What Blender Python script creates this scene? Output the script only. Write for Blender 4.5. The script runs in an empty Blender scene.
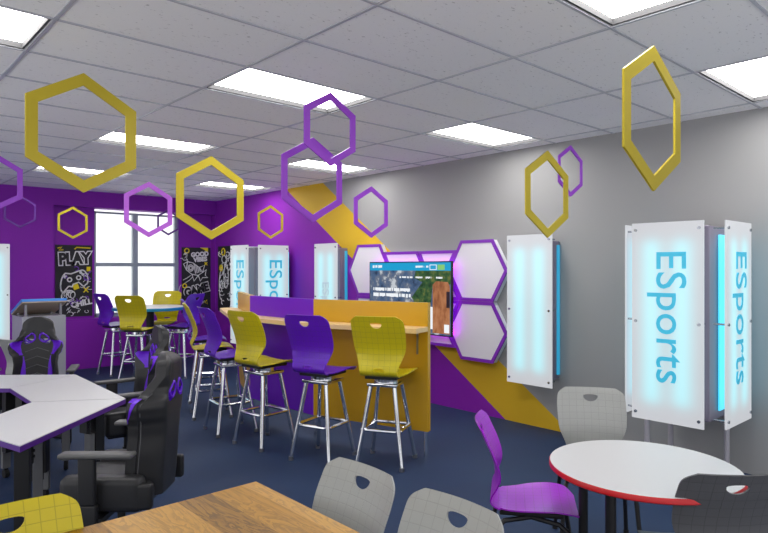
import bpy, bmesh, math, random
from mathutils import Vector, Matrix
random.seed(7)
S = bpy.context.scene
COL = S.collection
R = math.radians
PI = math.pi

# ------------------------------------------------------------------ materials
def lin(c):
    def f(v):
        v /= 255.0
        return v / 12.92 if v <= .04045 else ((v + .055) / 1.055) ** 2.4
    return (f(c[0]), f(c[1]), f(c[2]), 1)

MATS = {}
def mat(name, rgb, rough=.5, metal=0., spec=.5, emit=None, es=0., coat=0.):
    m = bpy.data.materials.new(name); m.use_nodes = True
    b = m.node_tree.nodes['Principled BSDF']
    b.inputs['Base Color'].default_value = lin(rgb)
    b.inputs['Roughness'].default_value = rough
    b.inputs['Metallic'].default_value = metal
    b.inputs['Specular IOR Level'].default_value = spec
    b.inputs['Coat Weight'].default_value = coat
    if emit:
        b.inputs['Emission Color'].default_value = lin(emit)
        b.inputs['Emission Strength'].default_value = es
    return m

class N:
    """tiny node helper"""
    def __init__(s, m): s.t = m.node_tree; s.b = s.t.nodes['Principled BSDF']
    def new(s, ty, **k):
        n = s.t.nodes.new(ty)
        for a, v in k.items(): setattr(n, a, v)
        return n
    def link(s, a, b): s.t.links.new(a, b)
    def math(s, op, a, b=None, c=None):
        n = s.new('ShaderNodeMath', operation=op)
        for i, v in enumerate((a, b, c)):
            if v is None: continue
            if isinstance(v, (int, float)): n.inputs[i].default_value = v
            else: s.link(v, n.inputs[i])
        return n.outputs[0]
    def mix(s, f, a, b):
        n = s.new('ShaderNodeMix', data_type='RGBA')
        if isinstance(f, (int, float)): n.inputs['Factor'].default_value = f
        else: s.link(f, n.inputs['Factor'])
        for k, v in ((6, a), (7, b)):
            if isinstance(v, tuple): n.inputs[k].default_value = v
            else: s.link(v, n.inputs[k])
        return n.outputs[2]
    def pos(s):
        g = s.new('ShaderNodeNewGeometry'); x = s.new('ShaderNodeSeparateXYZ')
        s.link(g.outputs['Position'], x.inputs[0]); return g.outputs['Position'], x.outputs
    def obj(s):
        g = s.new('ShaderNodeTexCoord'); x = s.new('ShaderNodeSeparateXYZ')
        s.link(g.outputs['Object'], x.inputs[0]); return g.outputs['Object'], x.outputs
    def noise(s, vec, scale, detail=3, rough=.5):
        n = s.new('ShaderNodeTexNoise'); n.inputs['Scale'].default_value = scale
        n.inputs['Detail'].default_value = detail; n.inputs['Roughness'].default_value = rough
        if vec is not None: s.link(vec, n.inputs['Vector'])
        return n
    def ramp(s, f, stops):
        n = s.new('ShaderNodeValToRGB'); e = n.color_ramp.elements
        while len(e) < len(stops): e.new(.5)
        for el, (p, c) in zip(e, stops): el.position = p; el.color = c
        s.link(f, n.inputs[0]); return n.outputs[0]
    def scalevec(s, vec, sc):
        n = s.new('ShaderNodeMapping'); n.inputs['Scale'].default_value = sc
        s.link(vec, n.inputs['Vector']); return n.outputs[0]
    def bump(s, h, strength=.3, dist=.01):
        n = s.new('ShaderNodeBump'); n.inputs['Strength'].default_value = strength
        n.inputs['Distance'].default_value = dist
        s.link(h, n.inputs['Height']); s.link(n.outputs[0], s.b.inputs['Normal'])

PURPLE = (136, 36, 172); GREY = (156, 156, 156); YEL = (216, 176, 42)
M = {}
def carpet():
    m = mat('navy_carpet', (36, 58, 98), .62, spec=.35); n = N(m); p, x = n.pos()
    a = n.noise(p, 1.3, 4); b = n.noise(p, 240, 2)
    f = n.math('ADD', n.math('MULTIPLY', a.outputs[0], .6), n.math('MULTIPLY', b.outputs[0], .5))
    c = n.ramp(f, [(.3, lin((24, 42, 72))), (.8, lin((38, 62, 98)))])
    n.link(c, n.b.inputs['Base Color']); n.bump(b.outputs[0], .15, .003); return m
def tile():
    m = mat('mineral_fibre_ceiling_tile', (244, 244, 244), .95, spec=.1); n = N(m); p, x = n.pos()
    a = n.noise(n.scalevec(p, (30, 62, 30)), 1., 3, .6); b = n.noise(p, 5, 2)
    f = n.ramp(a.outputs[0], [(.30, lin((200, 200, 200))), (.36, lin((244, 244, 244)))])
    n.link(f, n.b.inputs['Base Color']); return m
def stripe_wall():
    m = mat('painted_stripe_wall', GREY, .55, spec=.25); n = N(m); p, x = n.pos()
    def line(a, b):   # >0 on the +Y (far) side of the line through (Y,Z) points a and b
        k = (b[0] - a[0]) / (b[1] - a[1])
        return n.math('SUBTRACT', x[1], n.math('ADD', n.math('MULTIPLY', n.math('SUBTRACT', x[2], a[1]), k), a[0]))
    p1 = n.math('GREATER_THAN', line((3.815, 0), (7.092, 2.22)), 0)
    p2 = n.math('GREATER_THAN', line((3.06, 0), (6.904, 2.721)), 0)
    c = n.mix(p2, lin(GREY), lin(YEL)); c = n.mix(p1, c, lin(PURPLE))
    n.link(c, n.b.inputs['Base Color']); return m
def plastic(name, rgb, rough=.35, ln=.88):
    m = mat(name, rgb, rough, spec=.5); n = N(m)
    u = n.new('ShaderNodeUVMap'); s = n.new('ShaderNodeSeparateXYZ'); n.link(u.outputs[0], s.inputs[0])
    ls = []
    for o in (s.outputs[0], s.outputs[1]):
        fr = n.math('FRACT', n.math('ADD', n.math('DIVIDE', o, .046), 100.5))
        ls.append(n.math('LESS_THAN', n.math('ABSOLUTE', n.math('SUBTRACT', fr, .5)), .035))
    l = n.math('MAXIMUM', ls[0], ls[1])
    d = tuple(int(v * ln) for v in rgb)
    n.link(n.mix(l, lin(rgb), lin(d)), n.b.inputs['Base Color'])
    n.bump(n.math('SUBTRACT', 1, l), .4, .003); return m
def wood():
    m = mat('oak_plank_top', (190, 135, 60), .4, spec=.4); n = N(m); p, x = n.obj()
    idx = n.math('FLOOR', n.math('DIVIDE', x[0], .125))
    wn = n.new('ShaderNodeTexWhiteNoise', noise_dimensions='1D'); n.link(idx, wn.inputs['W'])
    comb = n.new('ShaderNodeCombineXYZ')
    n.link(n.math('MULTIPLY', x[0], 15), comb.inputs[0]); n.link(n.math('MULTIPLY', x[1], 2.0), comb.inputs[1])
    n.link(n.math('MULTIPLY', wn.outputs['Value'], 30), comb.inputs[2])
    g = n.noise(comb.outputs[0], 1.0, 5, .6); g.inputs['Distortion'].default_value = .8
    w = n.math('FRACT', n.math('MULTIPLY', g.outputs[0], 9))
    c1 = n.ramp(w, [(0, lin((190, 136, 36))), (.5, lin((166, 114, 22))), (.85, lin((100, 62, 6))), (1, lin((150, 100, 18)))])
    c2 = n.ramp(wn.outputs['Value'], [(0, lin((108, 80, 6))), (.4, lin((166, 122, 20))), (.7, lin((194, 146, 44))), (1, lin((218, 172, 92)))])
    n.link(n.mix(.5, c1, c2), n.b.inputs['Base Color']); return m
def backlit():
    """acrylic sign face with two fluorescent tubes glowing through it; object coords: x across, z up"""
    m = mat('backlit_acrylic', (225, 228, 235), .25, spec=.4); n = N(m); p, x = n.obj()
    def band(c):
        d = n.math('DIVIDE', n.math('SUBTRACT', x[0], c), .082)
        return n.math('EXPONENT', n.math('MULTIPLY', n.math('MULTIPLY', d, d), -1))
    f = n.math('ADD', band(-.105), band(.105))
    zz = n.math('DIVIDE', n.math('SUBTRACT', n.math('ABSOLUTE', x[2]), .58), .05)
    fade = n.math('DIVIDE', 1, n.math('ADD', 1, n.math('EXPONENT', n.math('MULTIPLY', zz, 2.2))))
    f = n.math('MULTIPLY', f, fade)
    c = n.mix(n.math('MINIMUM', f, 1), (.33, .335, .35, 1), (.30, .56, .60, 1))
    n.link(c, n.b.inputs['Emission Color']); n.b.inputs['Emission Strength'].default_value = 1
    n.b.inputs['Base Color'].default_value = lin((128, 130, 134)); return m
def cushion(name, rgb, rough=.45):
    m = mat(name, rgb, rough, spec=.4); n = N(m); p, x = n.obj()
    a = n.noise(p, 90, 2); n.bump(a.outputs[0], .12, .003); return m
def noisemat(name, stops, scale, rough=.4, es=.5, sc=(1, 1, 1)):
    m = mat(name, (0, 0, 0), rough, spec=.2); n = N(m); p, x = n.obj()
    a = n.noise(n.scalevec(p, sc), scale, 5, .6)
    c = n.ramp(a.outputs[0], [(s, lin(c)) for s, c in stops])
    n.link(c, n.b.inputs['Emission Color']); n.b.inputs['Emission Strength'].default_value = es
    return m
def glassmat():
    m = bpy.data.materials.new('window_glass'); m.use_nodes = True; t = m.node_tree; t.nodes.clear()
    o = t.nodes.new('ShaderNodeOutputMaterial'); mx = t.nodes.new('ShaderNodeMixShader')
    a = t.nodes.new('ShaderNodeBsdfTransparent'); b = t.nodes.new('ShaderNodeBsdfGlossy'); b.inputs['Roughness'].default_value = .02
    a.inputs['Color'].default_value = (.97, .98, .98, 1)
    f = t.nodes.new('ShaderNodeFresnel'); f.inputs['IOR'].default_value = 1.3
    t.links.new(f.outputs[0], mx.inputs[0]); t.links.new(a.outputs[0], mx.inputs[1]); t.links.new(b.outputs[0], mx.inputs[2])
    t.links.new(mx.outputs[0], o.inputs[0]); return m

M['carpet'] = carpet(); M['tile'] = tile(); M['stripe'] = stripe_wall()
M['purple_wall'] = mat('purple_wall_paint', PURPLE, .55, spec=.25)
M['grey_wall'] = mat('grey_wall_paint', GREY, .6, spec=.25)
M['tbar'] = mat('ceiling_tee_bar', (186, 188, 196), .4, metal=.2)
M['troffer'] = mat('light_housing', (70, 70, 72), .7)
M['panel_light'] = mat('lit_diffuser', (240, 240, 240), .5, emit=(255, 253, 250), es=7.5)
M['gold'] = mat('gold_paint', (188, 168, 36), .32, metal=.25)
M['hexpurple'] = mat('purple_gloss_paint', (152, 64, 204), .32)
M['hexpink'] = mat('pink_purple_gloss_paint', (212, 112, 246), .3)
M['hexdark'] = mat('deep_purple_paint', (80, 22, 124), .4)
M['yel_shell'] = plastic('yellow_plastic', (206, 190, 18))
M['pur_shell'] = plastic('violet_plastic', (98, 24, 190))
M['mag_shell'] = plastic('magenta_purple_plastic', (164, 24, 206), .3)
M['gry_shell'] = plastic('grey_plastic', (164, 166, 162), .35, .94)
M['dark_shell'] = plastic('dark_grey_plastic', (92, 92, 94), .45)  # darker grey version of the chair shell plastic
M['chrome'] = mat('chrome', (236, 238, 242), .12, metal=1)
M['postgrey'] = mat('pale_grey_post', (178, 174, 182), .4)
M['steel'] = mat('brushed_steel', (150, 150, 156), .35, metal=.9)
M['black'] = mat('black_metal', (22, 22, 24), .45)
M['rubber'] = mat('black_rubber', (18, 18, 18), .7)
M['leg_grey'] = mat('grey_leg_metal', (120, 120, 122), .45, metal=.3)
M['wood'] = wood()
M['shelfwood'] = mat('pale_maple', (240, 206, 146), .4)
M['bar_yel'] = mat('mustard_laminate', (206, 158, 22), .35)
M['bar_pur'] = mat('purple_laminate', (110, 24, 196), .35)
M['white'] = mat('white_laminate', (208, 208, 209), .35)
M['cyan_edge'] = mat('cyan_edge_band', (20, 140, 196), .35)
M['red_edge'] = mat('red_edge_band', (206, 20, 30), .35)
M['pur_edge'] = mat('purple_edge_band', (84, 34, 136), .4)
M['blue_edge'] = mat('blue_edge_band', (60, 150, 246), .35)
M['leather'] = cushion('black_leatherette', (44, 44, 46), .42)
M['leather2'] = cushion('dark_leatherette', (34, 34, 36), .45)
M['vinyl_pur'] = cushion('violet_leatherette', (106, 32, 214), .4)
M['seam'] = mat('grey_stitching', (92, 92, 94), .6)
M['armplast'] = mat('black_plastic', (30, 30, 32), .5)
M['armpad'] = mat('soft_grey_pad', (84, 84, 84), .42)
M['lect'] = mat('lectern_grey', (166, 168, 178), .45)
M['lectdark'] = mat('lectern_underside', (186, 168, 150), .6)
M['acry'] = backlit()
M['core'] = mat('frosted_lilac_core', (128, 120, 138), .3)
M['tube'] = mat('cyan_light_panel', (120, 190, 210), .3, emit=(50, 190, 225), es=.8)
M['tube_dim'] = mat('dim_cyan_light_panel', (60, 140, 170), .3, emit=(40, 150, 190), es=.55)
M['text_cyan'] = mat('cyan_letter', (50, 160, 190), .4, emit=(60, 176, 206), es=.42)
M['text_dim'] = mat('pale_etched_letter', (150, 160, 172), .4, emit=(150, 175, 185), es=.5)
M['bolt'] = mat('standoff_steel', (170, 175, 182), .25, metal=.9)
M['frame'] = mat('window_frame_grey', (150, 160, 172), .4, metal=.2)
M['glass'] = glassmat()
M['chalk'] = mat('blackboard', (34, 34, 38), .7)
M['chalkw'] = mat('chalk_white', (226, 226, 226), .8)
M['chalky'] = mat('chalk_yellow', (236, 214, 30), .8)
M['chalkp'] = mat('chalk_purple', (112, 60, 170), .8)
M['pnl_white'] = mat('white_board', (236, 236, 240), .4)
M['pnl_pur'] = mat('panel_purple', (132, 44, 186), .4)
M['led'] = mat('magenta_led', (220, 60, 255), .4, emit=(214, 50, 255), es=7)
M['bezel'] = mat('tv_bezel', (14, 14, 16), .3)
M['scr_sky'] = noisemat('screen_cliff', [(.30, (30, 44, 74)), (.45, (84, 112, 150)), (.56, (120, 130, 150)), (.62, (225, 232, 240))], 7)
M['scr_bar'] = mat('screen_cyan', (0, 0, 0), .3, emit=(4, 166, 218), es=.62)
M['scr_tree'] = noisemat('screen_tree', [(.3, (22, 50, 34)), (.5, (62, 104, 62)), (.66, (120, 130, 70))], 16)
M['scr_wood'] = noisemat('screen_wood', [(.3, (120, 62, 40)), (.5, (196, 128, 86)), (.7, (222, 160, 116))], 9, sc=(3, 1, .5))
M['scr_white'] = mat('screen_white', (0, 0, 0), .3, emit=(240, 244, 248), es=.72)
M['scr_green'] = mat('screen_button', (0, 0, 0), .3, emit=(140, 210, 120), es=.62)
M['scr_dark'] = mat('screen_dark', (0, 0, 0), .3, emit=(40, 30, 44), es=.62)

# ------------------------------------------------------------------ mesh helpers
def obj(name, bm, m, parent=None, smooth=False, loc=None, rz=0, label=None):
    me = bpy.data.meshes.new(name)
    bmesh.ops.recalc_face_normals(bm, faces=bm.faces[:])
    bm.to_mesh(me); bm.free()
    if smooth:
        for p in me.polygons: p.use_smooth = True
        if smooth != 'all':
            me.set_sharp_from_angle(angle=R(38))
    o = bpy.data.objects.new(name, me); COL.objects.link(o)
    for mm in (m if isinstance(m, (list, tuple)) else [m]):
        me.materials.append(M[mm])
    if parent: o.parent = parent
    if loc: o.location = loc
    if rz: o.rotation_euler[2] = rz
    if label: o['label'] = label
    return o
def tag(o, label, cat, group=None, kind=None):
    o['label'] = label; o['category'] = cat
    if group: o['group'] = group
    return o
def thing(name, label, cat, loc=(0, 0, 0), rz=0, group=None):
    o = bpy.data.objects.new(name, None); COL.objects.link(o)
    o.empty_display_size = .1; o.location = loc; o.rotation_euler[2] = rz
    return tag(o, label, cat, group)
def struct(name, bm, m, smooth=False):
    o = obj(name, bm, m, None, smooth); o['kind'] = 'structure'; return o
def dup(root, loc, rz, label=None, group=None, swap=None):
    r = root.copy(); COL.objects.link(r); r.location = loc; r.rotation_euler[2] = rz
    if label: r['label'] = label
    if group: r['group'] = group
    for ch in list(root.children):
        c = ch.copy(); COL.objects.link(c); c.parent = r
        if swap and c.name.split('.')[0] in swap: c.data = swap[c.name.split('.')[0]]
        for g in ch.children:
            d = g.copy(); COL.objects.link(d); d.parent = c
            if swap and d.name.split('.')[0] in swap: d.data = swap[d.name.split('.')[0]]
    return r
BM = bmesh.new
def box(bm, lo, hi, mi=0, M4=None, bev=0):
    g = bmesh.ops.create_cube(bm, size=1)
    vs = g['verts']
    for v in vs:
        v.co = Vector([lo[i] + (v.co[i] + .5) * (hi[i] - lo[i]) for i in range(3)])
    if bev:
        es = list({e for v in vs for e in v.link_edges})
        r = bmesh.ops.bevel(bm, geom=es, offset=bev, segments=3, affect='EDGES', profile=.6)
        vs = list({v for f in r['faces'] for v in f.verts} | {v for v in vs if v.is_valid})
    if M4 is not None:
        for v in vs: v.co = M4 @ v.co
    if mi:
        for f in {f for v in vs for f in v.link_faces}: f.material_index = mi
    return vs
def cyl(bm, a, b, r, r2=None, seg=12, mi=0):
    a, b = Vector(a), Vector(b); d = b - a
    g = bmesh.ops.create_cone(bm, cap_ends=True, segments=seg, radius1=r, radius2=r if r2 is None else r2, depth=d.length)
    q = Vector((0, 0, 1)).rotation_difference(d.normalized()).to_matrix().to_4x4()
    q.translation = (a + b) / 2
    for v in g['verts']: v.co = q @ v.co
    if mi:
        for f in {f for v in g['verts'] for f in v.link_faces}: f.material_index = mi
    return g['verts']
def tube(bm, pts, r, seg=8, closed=False, mi=0):
    pts = [Vector(p) for p in pts]; n = len(pts); rings = []
    up = None
    for i in range(n):
        if closed: t = (pts[(i + 1) % n] - pts[i - 1])
        else: t = pts[min(i + 1, n - 1)] - pts[max(i - 1, 0)]
        t.normalize()
        if up is None:
            up = Vector((0, 0, 1)) if abs(t.z) < .9 else Vector((1, 0, 0))
        s = t.cross(up)
        if s.length < 1e-5: s = t.cross(Vector((0, 1, 0)))
        s.normalize(); u = s.cross(t).normalized(); up = u
        rr = r[i] if isinstance(r, (list, tuple)) else r
        rings.append([bm.verts.new(pts[i] + (s * math.cos(k * 2 * PI / seg) + u * math.sin(k * 2 * PI / seg)) * rr) for k in range(seg)])
    for i in range(n if closed else n - 1):
        A, B = rings[i], rings[(i + 1) % n]
        for k in range(seg):
            f = bm.faces.new((A[k], A[(k + 1) % seg], B[(k + 1) % seg], B[k])); f.material_index = mi
    if not closed:
        bm.faces.new(rings[0][::-1]).material_index = mi; bm.faces.new(rings[-1]).material_index = mi
def prism(bm, poly, z0, z1, mi=0, M4=None, side=None):
    a = [bm.verts.new((p[0], p[1], z0)) for p in poly]; b = [bm.verts.new((p[0], p[1], z1)) for p in poly]
    n = len(poly)
    f = [bm.faces.new(a[::-1]), bm.faces.new(b)]
    for q in f: q.material_index = mi
    for i in range(n):
        q = bm.faces.new((a[i], a[(i + 1) % n], b[(i + 1) % n], b[i])); q.material_index = mi if side is None else side
    if M4 is not None:
        for v in a + b: v.co = M4 @ v.co
def ringprism(bm, outer, inner, z0, z1, M4=None, mi=0):
    n = len(outer)
    V = [[bm.verts.new((p[0], p[1], z)) for p in pl] for pl in (outer, inner) for z in (z0, z1)]
    o0, o1, i0, i1 = V
    for k in range(n):
        j = (k + 1) % n
        for q in ((o0[k], o0[j], o1[j], o1[k]), (i0[j], i0[k], i1[k], i1[j]), (o1[k], o1[j], i1[j], i1[k]), (o0[j], o0[k], i0[k], i0[j])):
            bm.faces.new(q).material_index = mi
    if M4 is not None:
        for l in V:
            for v in l: v.co = M4 @ v.co
def lathe(bm, prof, seg=24, c=(0, 0)):
    rings = []
    for r, z in prof:
        rings.append([bm.verts.new((c[0] + r * math.cos(k * 2 * PI / seg), c[1] + r * math.sin(k * 2 * PI / seg), z)) for k in range(seg)])
    for A, B in zip(rings, rings[1:]):
        for k in range(seg): bm.faces.new((A[k], A[(k + 1) % seg], B[(k + 1) % seg], B[k]))
    bm.faces.new(rings[0][::-1]); bm.faces.new(rings[-1])
def frame4(o, ex, ey):
    ex, ey = Vector(ex).normalized(), Vector(ey).normalized(); ez = ex.cross(ey)
    m = Matrix.Identity(4)
    for i, v in enumerate((ex, ey, ez)):
        for k in range(3): m[k][i] = v[k]
    m.translation = Vector(o); return m
def text_bm(txt, size, depth, M4, bold=0., spacing=1., align='CENTER'):
    c = bpy.data.curves.new('tmp', 'FONT'); c.body = txt; c.size = size; c.extrude = depth; c.offset = bold
    c.align_x = align; c.align_y = 'CENTER'; c.space_character = spacing; c.resolution_u = 4
    o = bpy.data.objects.new('tmp', c); COL.objects.link(o)
    dg = bpy.context.evaluated_depsgraph_get()
    me = bpy.data.meshes.new_from_object(o.evaluated_get(dg))
    bm = BM(); bm.from_mesh(me)
    bpy.data.objects.remove(o); bpy.data.curves.remove(c); bpy.data.meshes.remove(me)
    for v in bm.verts: v.co = M4 @ v.co
    return bm
def catmull(P, t):
    n = len(P) - 1; s = min(int(t * n), n - 1); f = t * n - s
    p0, p1, p2, p3 = P[max(s - 1, 0)], P[s], P[s + 1], P[min(s + 2, n)]
    return [.5 * (2 * b + (c - a) * f + (2 * a - 5 * b + 4 * c - d) * f * f + (3 * b - a - 3 * c + d) * f ** 3) for a, b, c, d in zip(p0, p1, p2, p3)]

# ------------------------------------------------------------------ room
XW, YW, H = 5.15, 10.1, 2.74
X0, Y0 = -2.6, -1.9
bm = BM(); box(bm, (X0, Y0, -.1), (XW + .2, YW + .4, 0)); struct('floor', bm, 'carpet')
bm = BM(); box(bm, (XW, Y0, 0), (XW + .15, YW, H + .12)); struct('wall_right', bm, 'stripe')
# window wall with a shallow niche
NX0, NX1, NZ0, NZ1, NY = 2.53, 5.135, .765, 2.49, 10.25
WX0, WX1, WZ0, WZ1 = 3.15, 4.53, .77, 2.45
bm = BM()
box(bm, (X0, YW, 0), (NX0, YW + .3, H + .12))
box(bm, (NX1, YW, 0), (XW + .15, YW + .3, H + .12))
box(bm, (NX0, YW, 0), (NX1, YW + .3, NZ0))
box(bm, (NX0, YW, NZ1), (NX1, YW + .3, H + .12))
box(bm, (NX0, NY, NZ0), (WX0, YW + .3, NZ1))
box(bm, (WX1, NY, NZ0), (NX1, YW + .3, NZ1))
struct('wall_back', bm, 'purple_wall')
# window
wy0, wy1 = NY + .02, NY + .09
bm = BM(); f = .06
box(bm, (WX0, wy0, WZ0), (WX0 + .03, wy1, WZ1)); box(bm, (WX1 - f, wy0, WZ0), (WX1, wy1, WZ1))
box(bm, (WX0, wy0, WZ0), (WX1, wy1, WZ0 + f)); box(bm, (WX0, wy0, WZ1 - .03), (WX1, wy1, WZ1))
box(bm, (3.755, wy0 - .01, WZ0), (3.835, wy1, WZ1)); box(bm, (WX0, wy0 - .005, 1.575), (WX1, wy1, 1.635))
struct('window_1', bm, 'frame')
wf = bpy.data.objects['window_1']
for (a, b) in (((WX0, WZ0), (3.8, 1.6)), ((3.8, WZ0), (WX1, 1.6)), ((WX0, 1.6), (3.8, WZ1)), ((3.8, 1.6), (WX1, WZ1))):
    bm = BM(); box(bm, (a[0] + .02, wy0 + .03, a[1] + .02), (b[0] - .02, wy0 + .036, b[1] - .02)); obj('pane', bm, 'glass', wf)

# ceiling: tile field with openings for the lights
GX0, GDX, GY0, GDY = 1.845, 1.03, 1.495, .5775
lights = []
for i in (-2, 0, 2):
    for j in (-1, 3, 7, 11):
        lights.append((i, j))
lights.remove((-2, -1)); lights.remove((-2, 7)); lights.remove((-2, 11))
xs = [X0] + [GX0 + GDX * k for k in range(-4, 4)] + [XW]
ys = [Y0] + [GY0 + GDY * k for k in range(-5, 15)] + [YW]
LS = {(round(GX0 + GDX * i, 3), round(GY0 + GDY * j, 3)) for i, j in lights}
bm = BM()
for a, b in zip(xs, xs[1:]):
    for c, d in zip(ys, ys[1:]):
        if (round(a, 3), round(c, 3)) in LS: continue
        box(bm, (a, c, H), (b, d, H + .03))
struct('ceiling', bm, 'tile')
bm = BM()
for x in xs[1:-1]: box(bm, (x - .009, Y0, H - .006), (x + .009, YW, H - .0005))
for y in ys[1:-1]: box(bm, (X0, y - .008, H - .0062), (XW, y + .008, H - .0005))
struct('trim_1', bm, 'tbar')
LBL = {(0, 3): 'large bright rectangular ceiling light above the two overlapping purple hexagons',
       (0, -1): 'bright rectangular ceiling light cut off by the top edge of the photo',
       (2, 3): 'bright ceiling light before the grey wall, left of the gold and purple hexagon pair',
       (2, -1): 'bright rectangular ceiling light at the top right by the grey wall',
       (-2, 3): 'bright rectangular ceiling light at the top left corner of the photo',
       (0, 7): 'bright ceiling light seen through the large gold hexagon at left',
       (2, 7): 'bright ceiling light behind the lower of the two overlapping purple hexagons',
       (2, 11): 'far ceiling light near the corner, behind the middle gold hexagon',
       (0, 11): 'far ceiling light near the purple window wall, seen under the large left gold hexagon'}
for i, j in lights:
    x, y = GX0 + GDX * i, GY0 + GDY * j
    t = thing('ceiling_light', LBL[(i, j)], 'ceiling light', (x + GDX / 2, y + GDY / 2, H), 0, 'rectangular ceiling lights')
    hx, hy = GDX / 2 - .012, GDY / 2 - .012
    bm = BM()
    ringprism(bm, [(-hx, -hy), (hx, -hy), (hx, hy), (-hx, hy)], [(-hx + .012, -hy + .012), (hx - .012, -hy + .012), (hx - .012, hy - .012), (-hx + .012, hy - .012)], 0, .07)
    obj('housing', bm, 'troffer', t)
    bm = BM(); box(bm, (-hx + .012, -hy + .012, .03), (hx - .012, hy - .012, .07)); obj('diffuser', bm, 'panel_light', t)

# ------------------------------------------------------------------ hanging hexagons
HEX = [
 ('g', .304, (.975, 3.343, 2.237), 'large gold hexagon frame hanging at the upper left, nearest the camera on that side'),
 ('g', .304, (2.08, 4.155, 2.06), 'gold hexagon frame hanging above the window corner, between the pink one and the purple pair'),
 ('g', .304, (2.567, 1.146, 2.176), 'largest looking gold hexagon frame hanging at right above the tall lit sign tower'),
 ('g', .304, (3.727, 2.404, 2.064), 'gold hexagon frame overlapped by a small purple one before the grey wall'),
 ('p', .2, (4.295, 2.565, 2.305), 'small purple hexagon frame overlapping a gold one before the grey wall'),
 ('p', .2125, (2.156, 2.828, 2.349), 'upper of two overlapping purple hexagon frames below the large ceiling light'),
 ('p', .25, (2.127, 2.961, 2.069), 'lower of two overlapping purple hexagon frames below the large ceiling light'),
 ('p', .22, (3.46, 3.966, 2.029), 'purple hexagon frame hanging in front of the yellow wall stripe'),
 ('g', .2, (3.918, 6.308, 2.097), 'small gold hexagon frame before the purple wall above the lit signs in the corner'),
 ('g', .21, (2.401, 8.685, 2.142), 'small yellow hexagon frame above the PLAY poster'),
 ('k', .25, None, 'pink purple hexagon frame hanging in front of the window'),
 ('d', .16, (3.122, 7.365, 2.109), 'small dark purple hexagon frame seen against the top right window pane'),
 ('p', .25, None, 'purple hexagon frame cut off by the left edge of the photo'),
 ('d', .2, None, 'faint deep purple hexagon frame against the purple wall at far left')]
HEX_FIX = {10: ((2.01, 5.14, 2.04), .233), 12: ((.95, 5.45, 2.205), .225), 13: ((1.77, 8.56, 2.24), .2)}
for k, (c, rad, loc, lb) in enumerate(HEX):
    if loc is None: loc, rad = HEX_FIX[k]
    t = .055 if rad > .3 else .038 if rad > .21 else .028
    if c == 'd': t = .022
    p = lambda r: [(r * math.cos(PI / 2 + q * PI / 3), r * math.sin(PI / 2 + q * PI / 3)) for q in range(6)]
    bm = BM(); ringprism(bm, p(rad), p(rad - t * 1.1547), -.005, .005, frame4((0, 0, 0), (1, 0, 0), (0, 0, 1)))
    o = obj('hanging_hexagon', bm, {'g': 'gold', 'p': 'hexpurple', 'k': 'hexpink', 'd': 'hexdark'}[c], loc=loc)
    tag(o, lb, 'hanging decoration', 'hexagon frames hanging from the ceiling')

# ------------------------------------------------------------------ lit signs
PW, PH, ZC = .5, 1.42, 1.165
def sign_panel(parent, loc, rz, text, name='face_panel'):
    """panel built in its own coordinates: x across, -y outward, z up, centre at its middle"""
    bm = BM(); box(bm, (-PW / 2, -.006, -PH / 2), (PW / 2, .006, PH / 2), bev=.002)
    p = obj(name, bm, 'acry', parent, loc=loc, rz=rz)
    m4 = frame4((.022, -.0085, .04), (0, 0, -1), (1, 0, 0))
    if text == 'cyan':
        b = text_bm('ESports', .295, .0015, m4, .0015, 1.04); obj('lettering', b, 'text_cyan', p)
    elif text == 'dim':
        b = text_bm('ESports', .20, .0015, frame4((0, -.0085, -.1), (0, 0, -1), (1, 0, 0)), 0, 1.0); obj('lettering', b, 'text_dim', p)
    for x in (-1, 1):
        for z in (-1, 0, 1):
            bm = BM()
            c = Vector((x * (PW / 2 - .03), 0, z * (PH / 2 - .05)))
            cyl(bm, c + Vector((0, -.016, 0)), c + Vector((0, -.006, 0)), .011)
            cyl(bm, c + Vector((0, .006, 0)), c + Vector((0, .085, 0)), .007)
            obj('standoff', bm, 'bolt', p, 'smooth')
    return p
def tower(loc, label):
    t = thing('sign_tower', label, 'lit sign', loc, 0, 'freestanding lit sign towers')
    d = .35; h = .245
    sign_panel(t, (-d, 0, ZC), R(-90), 'cyan')      # faces -X
    sign_panel(t, (0, -d, ZC), 0, 'cyan')           # faces -Y
    sign_panel(t, (0, d, ZC), R(180), None)         # faces +Y
    bm = BM(); box(bm, (-h, -h, ZC - PH / 2 + .03), (.33, h, ZC + PH / 2 - .03), bev=.01); obj('core', bm, 'core', t, 'smooth')
    for y in (-1, 1):
        bm = BM(); box(bm, (-.10, y * (h + .012) - .006, ZC - PH / 2 + .09), (.32, y * (h + .012) + .006, ZC + PH / 2 - .09), bev=.004)
        obj('light_panel', bm, 'tube', t, 'smooth')
    for x in (-1, 1):
        for y in (-1, 1):
            if x < 0 and y < 0: continue
            bm = BM(); cyl(bm, (x * (h - .04), y * (h - .04), 0), (x * (h - .04), y * (h - .04), ZC - PH / 2 + .03), .02)
            obj('post', bm, 'postgrey', t, 'smooth')
    return t
tower((4.75, 1.87, 0), 'tall lit white sign tower with blue ESports lettering at right, on thin metal posts')
tower((4.75, 7.92, 0), 'far lit white sign tower with blue ESports lettering in the corner behind the bar')
def sconce(loc, rz, label, text):
    t = thing('wall_sign', label, 'lit sign', loc, rz, 'lit sign panels on the walls')
    sign_panel(t, (0, -.22, 0), 0, text)
    bm = BM(); box(bm, (-.19, -.135, -PH / 2 + .06), (.19, 0, PH / 2 - .06), bev=.008); obj('core', bm, 'core', t, 'smooth')
    for x in (-1, 1):
        bm = BM(); box(bm, (x * .196 - .006, -.05, -PH / 2 + .1), (x * .196 + .006, -.012, PH / 2 - .1)); obj('light_panel', bm, 'tube_dim', t)
    return t
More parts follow.
